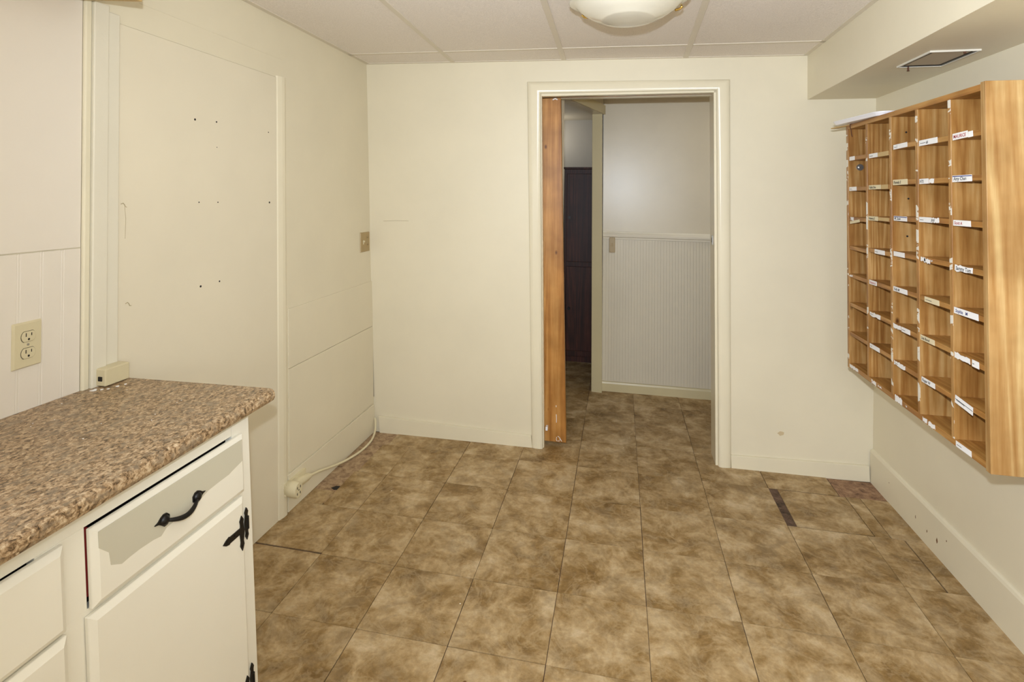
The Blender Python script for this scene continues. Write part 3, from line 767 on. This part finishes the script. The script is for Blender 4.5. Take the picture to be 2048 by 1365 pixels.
ZROW = {0: [1.572, 1.440, 1.310, 1.184, 1.063, .938, .812], 1: [1.570, 1.444, 1.320, 1.192, 1.065, .940, .812], 2: [1.588, 1.459, 1.328, 1.199, 1.071, .936, .803], 3: [1.586, 1.458, 1.331, 1.200, 1.071, .940, .803], 4: [1.587, 1.461, 1.329, 1.195, 1.068, .935, .803]}
BT = .016
boards = {}
for c in range(5):
    ya, yb = edges[c]
    for r, z in enumerate(ZROW[c]):
        boards[c, r] = panel_y(yb, ya, z - BT / 2, z + BT / 2, PINE_Y, 'shelf_board', .002, .0008)
    boards[c, 7] = bottom
# paper name strips on the front edges: column, row, start, length, paper, ink, text, sag
def note(c, r, s, L, paper, ink=None, text=None, rot=0.0, torn=False, h=.0175, dz=0.0, band=None):
    par = boards[c, r]
    y0 = edges[c][0] - s
    z = (ZROW[c][r] if r < 7 else ZB + .003 + W / 2) + dz
    X = XF + .0015 if r == 7 else XF + .002
    X -= .0003
    ca, sa = math.cos(rot), math.sin(rot)
    def M(a, b, d): return (X - d, y0 - (a * ca - b * sa), z + a * sa + b * ca)
    if torn:
        rnd = random.Random(c * 31 + r * 7 + int(s * 1000)); pts = []
        nseg = 9
        for q in range(nseg + 1): pts.append((L * q / nseg, -h / 2 + rnd.uniform(-.001, .0045)))
        for q in range(nseg, -1, -1): pts.append((L * q / nseg + rnd.uniform(-.002, .002), h / 2 - rnd.uniform(-.001, .005)))
    else:
        pts = [(0, -h / 2), (L, -h / 2 + .0006), (L - .0008, h / 2), (.0005, h / 2 - .0004)]
    m_ = MB(); m_.prism(pts, 0, .0005, M)
    o = m_.build('paper_strip', paper, par)
    if band:
        m_ = MB(); m_.box(.002, L - .001, h / 2 - .0045, h / 2 - .002, .00045, .0008, M) if band is not INK else m_.box(.002, L - .001, .0, .0014, .00045, .0008, M)
        m_.build('printed_line', band, par)
    if text:
        cu = bpy.data.curves.new('t', 'FONT'); cu.body = text; cu.size = h * .72; cu.resolution_u = 2; cu.offset = .00025
        tmp = bpy.data.objects.new('t', cu); COL.objects.link(tmp)
        bpy.context.view_layer.update()
        me = bpy.data.meshes.new_from_object(tmp)
        bpy.data.objects.remove(tmp); bpy.data.curves.remove(cu)
        if len(me.vertices):
            xs = [v.co.x for v in me.vertices]; w = max(xs) - min(xs); k_ = min(1.0, (L * .84) / max(w, 1e-5)); x0 = min(xs)
            base = wpos(par)
            for v in me.vertices:
                a = .07 * L + (v.co.x - x0) * k_ + v.co.y * .15; b = v.co.y - h * .25
                v.co = Vector(M(a, b, .0008)) - base
            me.materials.clear(); me.materials.append(ink or INK)
            t_ = bpy.data.objects.new('handwriting', me); t_.parent = par; link(t_)
    return o
P, PC, PT = PAPER, PAPERC, PAPERT
note(0, 0, .012, .055, P); note(0, 1, .008, .075, P, INK, '~~~')
note(0, 2, .02, .03, P, INKB, 'L', torn=True); note(0, 2, .012, .10, PC, None, None, rot=.12, dz=-.017, h=.012)
note(0, 4, .002, .035, P, torn=True, h=.009); note(0, 7, .002, .085, P, torn=True)
note(1, 0, .012, .075, P, INK, '~~~~'); note(1, 0, .089, .088, PT)
note(1, 1, .008, .105, PC, INK, 'Kathy Dee'); note(1, 1, .115, .055, PT)
note(1, 2, .002, .085, PC, INK, 'Roberta E'); note(1, 2, .089, .085, PT, h=.013)
note(1, 3, .055, .085, P, INK, '~~~'); note(1, 4, .006, .065, P, INKR, 'Victoria B'); note(1, 5, .008, .09, P, INK, '~~~', torn=True, h=.02); note(1, 6, .006, .085, P, INK, '~~')
note(1, 7, .02, .04, P, INKR, 'a', torn=True); note(1, 7, .075, .03, P, torn=True, h=.009)
note(2, 0, .014, .10, P, INK, '~~ I', rot=.02); note(2, 1, .008, .105, PC, INK, 'Pamela E', rot=0, h=.02); note(2, 2, .012, .095, P, INK, 'M. Susan', band=INKB)
note(2, 3, .008, .08, P); note(2, 4, .004, .10, P, INK, 'Kelly M'); note(2, 5, .002, .055, P, None, None, torn=True); note(2, 5, .06, .06, P, INK, '~~~')
note(2, 6, .004, .08, P, INK, '~~~', torn=True); note(2, 7, .01, .05, P, torn=True, h=.026, dz=.003); note(2, 7, .085, .01, P, torn=True, h=.008)
note(3, 0, .006, .11, P, INK, '~~~~ ab', rot=.01, h=.019); note(3, 1, .006, .055, P, INK, 'NTS'); note(3, 1, .064, .028, P, torn=True, h=.016)
note(3, 2, .002, .075, P, INK, '~~~'); note(3, 2, .075, .045, P, INK, 'NV', torn=True)
note(3, 3, .008, .03, P, torn=True); note(3, 3, .03, .035, P, torn=True, dz=-.003); note(3, 3, .07, .01, P, torn=True, h=.007)
note(3, 4, .03, .085, PC, INK, '~~~~~'); note(3, 5, .002, .085, PC, INK, 'Lisa Bond'); note(3, 6, .006, .08, P, INK, 'Roger W')
note(3, 7, .012, .026, P, torn=True, h=.016); note(3, 7, .045, .04, P, torn=True, h=.018)
note(4, 0, .006, .075, P, INKR, 'MAURICE', rot=.03, h=.02); note(4, 0, .082, .022, P, rot=.02)
note(4, 1, .002, .095, P, INK, 'Amy Chan', band=INKB, h=.02); note(4, 2, .004, .085, P, INKR, 'Scott A', torn=False)
note(4, 3, .008, .085, P, INK, 'Sammy Tom', torn=True, h=.022); note(4, 4, .002, .115, P, INKB, 'Sophia   M', torn=False, h=.019)
note(4, 5, .002, .075, P, torn=True, h=.021); note(4, 5, .085, .032, P, INK, '~', rot=-.02, h=.02)
note(4, 6, .002, .085, P, INK, '~~~~', rot=-.10, band=INK, h=.024, dz=.002); note(4, 7, .004, .075, P, INK, '~~~')
# bolt through one of the dividers and nail in another
mb = MB(); mb.disc((XF + .045, YF - W, 1.535), .014, (0, -1, 0), (1, 0, 0), .008, 14); mb.disc((XF + .045, YF - W - .008, 1.535), .007, (0, -1, 0), (1, 0, 0), .006, 8); mb.build('bolt', STEEL, e, label='grey bolt head inside the far column')
for yy, zz, dx in ((DV[1] - WD / 2, 1.645, .05), (DV[1] - WD / 2, 1.40, .055), (DV[1] - WD / 2, 1.262, .05)):
    mb = MB(); mb.disc((XF + dx, yy, zz), .0035, (0, -1, 0), (1, 0, 0), .001, 8); mb.build('nail', DARKHOLE, e)

# things lying on top of the shelf
def rr(x0, x1, y0, y1, r, n=6):
    out = []
    for cx_, cy_, a0 in ((x1 - r, y1 - r, 0), (x0 + r, y1 - r, 90), (x0 + r, y0 + r, 180), (x1 - r, y0 + r, 270)):
        for q in range(n + 1):
            a = math.radians(a0 + 90 * q / n); out.append((cx_ + r * math.cos(a), cy_ + r * math.sin(a)))
    return out
e2 = empty('plastic_tray', (2.44, -.5, ZT + .001), 'shallow white plastic lid lying on the far end of the pigeonhole shelf', 'lid')
ta = math.atan2(.075, -.38)
def TR(a, b, d):
    # a across (towards wall), b along the shelf from its far end
    ox, oy = 2.338, -.335
    ux, uy = .155, -.988
    return (ox + ux * b + (-uy) * a, oy + uy * b + ux * a, ZT + .001 + d)
mb = MB()
lo = rr(0, .21, 0, .34, .035); hi = rr(-.008, .218, -.008, .348, .043)
n = len(lo)
vs = [TR(a, b, .0) for a, b in lo] + [TR(a, b, .013) for a, b in hi] + [TR(a, b, .015) for a, b in rr(-.004, .214, -.004, .344, .04)] + [TR(a, b, .006) for a, b in rr(.006, .204, .006, .334, .03)]
fs = [tuple(range(n - 1, -1, -1))]
for L_ in range(3):
    fs += [(L_ * n + q, L_ * n + (q + 1) % n, (L_ + 1) * n + (q + 1) % n, (L_ + 1) * n + q) for q in range(n)]
fs.append(tuple(range(3 * n, 4 * n)))
mb.add(vs, fs); mb.build('shell', WHITEPL, e2, .001)
mb = MB()
vs = [TR(a, b, .0125) for a, b in rr(-.010, .22, -.010, .35, .045)] + [TR(a, b, .0155) for a, b in rr(-.010, .22, -.010, .35, .045)]
mb.add(vs, [(q, (q + 1) % n, n + (q + 1) % n, n + q) for q in range(n)], True); mb.build('rim', WHITEPL, e2)
mb = MB(); mb.hexa([(2.357, -.262, ZT - .004), (2.375, -.255, ZT - .004), (2.46, -.60, ZT + .0), (2.442, -.604, ZT + .0)], [(2.357, -.262, ZT + .0005), (2.375, -.255, ZT + .0005), (2.46, -.60, ZT + .001), (2.442, -.604, ZT + .001)])
tag(mb.build('wooden_stick', RAWW), 'thin pale wooden stick poking out beyond the far end of the pigeonhole shelf', 'stick')
mb = MB(); mb.tube([(2.396, -.408, ZT + .0025), (2.383, -.407, ZT - .001), (2.381, -.412, ZT - .015), (2.380, -.425, ZT - .03), (2.379, -.430, ZT - .045), (2.380, -.437, ZT - .058)], [.0015, .0018, .0018, .002, .0018, .0015], 6)
tag(mb.build('loose_wire', RUST), 'short dark wire dangling from under the white lid on the pigeonhole shelf', 'wire')

# ------------------------------------------------------------------ extension cord
e = empty('extension_cord', (.03, -.45, 0), 'cream extension cord lying along the foot of the left wall', 'extension cord')
P0 = [(.010, -.014, .080), (.020, -.028, .062), (.034, -.06, .030), (.046, -.12, .010), (.050, -.19, .005), (.046, -.27, .005), (.034, -.36, .011), (.026, -.45, .026), (.022, -.55, .052), (.020, -.64, .078), (.020, -.72, .096)]
def catmull(P, n=8):
    out = []; Q = [P[0]] + P + [P[-1]]
    for i in range(1, len(Q) - 2):
        for q in range(n):
            t = q / n; a, b, c, d = (Vector(v) for v in Q[i - 1:i + 3])
            out.append(.5 * ((2 * b) + (c - a) * t + (2 * a - 5 * b + 4 * c - d) * t * t + (3 * b - a - 3 * c + d) * t ** 3))
    out.append(Vector(P[-1])); return out
mb = MB(); mb.tube(catmull(P0), .0058, 10); mb.build('cable', CORD, e)
# connector: a rounded block with a round slotted face turned into the room
def oval(cx_, cz_, rx, rz, n=24): return [(cx_ + rx * math.cos(2 * math.pi * q / n), cz_ + rz * math.sin(2 * math.pi * q / n)) for q in range(n)]
AX = Vector((1, -.06, 0)).normalized(); SD = Vector((.06, 1, 0)).normalized()
CC = Vector(LW(-.862, .112, .010))
def CN(a, b, d): return tuple(CC + SD * a + Vector((0, 0, 1)) * b + AX * d)
mb = MB()
vs = []; secs = [(0, .020, .024), (.006, .027, .031), (.03, .029, .034), (.052, .028, .033), (.06, .025, .030)]
n = 24
for d, rx, rz in secs: vs += [CN(a, b, d) for a, b in oval(0, 0, rx, rz, n)]
fs = [tuple(range(n - 1, -1, -1)), tuple(range((len(secs) - 1) * n, len(secs) * n))]
mb.add(vs, [(L_ * n + q, L_ * n + (q + 1) % n, (L_ + 1) * n + (q + 1) % n, (L_ + 1) * n + q) for L_ in range(len(secs) - 1) for q in range(n)], True); mb.add(vs, fs)
con = mb.build('connector', CORD, e)
mb = MB()
for a, b, w_, h_ in ((-.010, .012, .0022, .006), (.010, .012, .0022, .006), (0, .001, .003, .003), (-.010, -.013, .0022, .006), (.010, -.013, .0022, .006)):
    mb.prism(oval(a, b, w_, h_, 10), .0595, .0608, CN)
mb.build('socket_slot', SLOT, con)
mb = MB(); mb.tube([(.020, -.715, .096), (.018, -.735, .099), (.016, -.77, .104), (.014, -.83, .110)], [.010, .016, .019, .021], 14); mb.box(-.885, -.735, .088, .138, .008, .022, LW); mb.build('strain_relief', CORD, con)

# ------------------------------------------------------------------ ceiling lamp
LC = (1.43, -1.115)
zl = CE(LC[0], LC[1], 0)[2]
e = empty('ceiling_light', (LC[0], LC[1], zl), 'round cream frosted glass flush ceiling light with scalloped rim and brass clips', 'ceiling light')
mb = MB(); mb.lathe([(.001, 0), (.15, 0), (.155, -.01), (.155, -.055), (.15, -.064), (.12, -.066), (.001, -.066)], (LC[0], LC[1], zl), 48); mb.build('ceiling_pan', VENTW, e)
def wob(a, r): return 1 + .028 * (r / .205) ** 3 * math.cos(6 * a + .4)
prof = [(.001, -.100), (.05, -.0985), (.09, -.094), (.098, -.0915), (.102, -.089), (.13, -.079), (.16, -.062), (.178, -.046), (.186, -.036), (.196, -.031), (.207, -.029), (.210, -.026), (.206, -.023), (.186, -.028), (.17, -.042), (.14, -.064), (.10, -.082), (.001, -.094)]
prof = [(a * .95, b - .045) for a, b in prof]
mb = MB(); mb.lathe(prof, (LC[0], LC[1], zl), 72, wob); mb.build('glass_shade', GLASS, e, label='frosted glass dish')
for a in (math.radians(143), math.radians(25), math.radians(262)):
    mb = MB(); cx_, cy_ = LC[0] + .2 * math.cos(a), LC[1] + .2 * math.sin(a)
    d = Vector((math.cos(a), math.sin(a), 0))
    p = Vector((LC[0], LC[1], zl - .045)) - d * .011
    mb.tube([p + d * .165 + Vector((0, 0, -.015)), p + d * .212 + Vector((0, 0, -.018)), p + d * .218 + Vector((0, 0, -.028)), p + d * .208 + Vector((0, 0, -.036)), p + d * .192 + Vector((0, 0, -.042))], .0045, 8)
    mb.build('clip', BRASS, e)

# ------------------------------------------------------------------ vent opening under the soffit
e = empty('ceiling_vent', (2.5, -.835, SZ), 'open metal framed vent missing its grille in the soffit over the shelf', 'vent')
VX0, VX1, VY0, VY1 = 2.425, 2.575, -.952, -.722
o = [(VX0, VY0), (VX1, VY0), (VX1, VY1), (VX0, VY1)]
def ring(m_, inset, z0, z1, wdt):
    i0 = [(VX0 + inset, VY0 + inset), (VX1 - inset, VY0 + inset), (VX1 - inset, VY1 - inset), (VX0 + inset, VY1 - inset)]
    i1 = [(VX0 + inset + wdt, VY0 + inset + wdt), (VX1 - inset - wdt, VY0 + inset + wdt), (VX1 - inset - wdt, VY1 - inset - wdt), (VX0 + inset + wdt, VY1 - inset - wdt)]
    vs = [(a, b, z0) for a, b in i0] + [(a, b, z0) for a, b in i1] + [(a, b, z1) for a, b in i0] + [(a, b, z1) for a, b in i1]
    fs = []
    for q in range(4):
        w_ = (q + 1) % 4
        fs += [(q, w_, 4 + w_, 4 + q), (8 + q, 12 + q, 12 + w_, 8 + w_), (q, 8 + q, 8 + w_, w_), (4 + q, 4 + w_, 12 + w_, 12 + q)]
    m_.add(vs, fs)
mb = MB(); ring(mb, 0, SZ - .006, SZ + .002, .005); mb.build('frame', VENTW, e, .0008)
mb = MB(); ring(mb, .005, SZ - .004, SZ + .001, .010); mb.build('recess_shade', BLACK, e)  # no recess is cut; this black ring paints in its inner shade
mb = MB(); mb.box(VX0 + .012, VX1 - .012, VY0 + .012, VY1 - .012, SZ - .0012, SZ + .001); mb.build('duct', VENTIN, e)
mb = MB(); mb.tube([(2.462, -.726, SZ - .004), (2.462, -.726, SZ - .016), (2.462, -.726, SZ - .02)], [.003, .003, .005], 8); mb.build('screw', RUST, e)
mb = MB(); mb.tube([(2.53, -.945, SZ - .004), (2.53, -.945, SZ - .012)], [.003, .004], 8); mb.build('screw', RUST, e)

# ------------------------------------------------------------------ camera
cam = bpy.data.cameras.new('camera'); co = bpy.data.objects.new('camera', cam); link(co)
f, yaw, pit, rol = 1092.7366, .2071, .0308, .0124
cy, sy = math.cos(yaw), math.sin(yaw)
fw0 = Vector((-sy, cy, 0)); r0 = Vector((cy, sy, 0)); u0 = Vector((0, 0, 1))
fw = fw0 * math.cos(pit) + u0 * math.sin(pit); u1 = u0 * math.cos(pit) - fw0 * math.sin(pit)
rt = r0 * math.cos(rol) + u1 * math.sin(rol); up = u1 * math.cos(rol) - r0 * math.sin(rol)
CAM = Vector((1.4071, -3.0297, 1.397))
co.matrix_world = Matrix(((rt.x, up.x, -fw.x, CAM.x), (rt.y, up.y, -fw.y, CAM.y), (rt.z, up.z, -fw.z, CAM.z), (0, 0, 0, 1)))
cam.sensor_fit = 'HORIZONTAL'; cam.sensor_width = 36; cam.lens = f / 2048 * 36
cam.shift_x = 12.6947 / 2048; cam.shift_y = -326.8538 / 2048
cam.clip_start = .02
S.camera = co

# ------------------------------------------------------------------ light: camera flash, added fill lights behind the camera, in the hall and far room
def light(name, kind, loc, energy, color=(1, 1, 1), **kw):
    l = bpy.data.lights.new(name, kind); l.energy = energy; l.color = color
    for k_, v in kw.items(): setattr(l, k_, v)
    o = bpy.data.objects.new(name, l); o.location = loc; link(o); return o
fl_ = light('flash', 'SPOT', CAM + Vector((-.016, -.01, .135)), 120, (.93, 1.03, 1.16), spot_size=math.radians(160), spot_blend=1.0, shadow_soft_size=.018)
fl_.rotation_euler = (Vector((.22, 1, .16))).to_track_quat('-Z', 'Y').to_euler()
light('hall_fill', 'AREA', (2.7, .55, 2.1), 4.5, (1, .96, .84), size=.3)  # added unseen fill that brightens the hall
light('far_room_fill', 'POINT', (.75, 2.2, 1.95), 1.3, (1, .95, .86), shadow_soft_size=.06)  # invented lamp, lifts the grey wall above the cupboard
light('rear_fill', 'POINT', (1.9, -4.2, 1.35), 16, (.94, 1.03, 1.18), shadow_soft_size=.3)  # extra soft fill behind the camera, not a known fixture
wl = light('left_fill', 'AREA', (.06, -3.5, 1.35), 21, (.92, 1.03, 1.20), shape='RECTANGLE', size=1.2, size_y=1.2)  # added area fill at the left wall; no window is built here
wl.rotation_euler = (0, math.radians(-90), 0)
w = bpy.data.worlds.new('world'); S.world = w; w.use_nodes = True
bg = w.node_tree.nodes['Background']; bg.inputs[0].default_value = (1, .98, .95, 1); bg.inputs[1].default_value = 1.2

S.view_settings.view_transform = 'Standard'; S.view_settings.look = 'None'; S.view_settings.gamma = 1; S.view_settings.exposure = .43
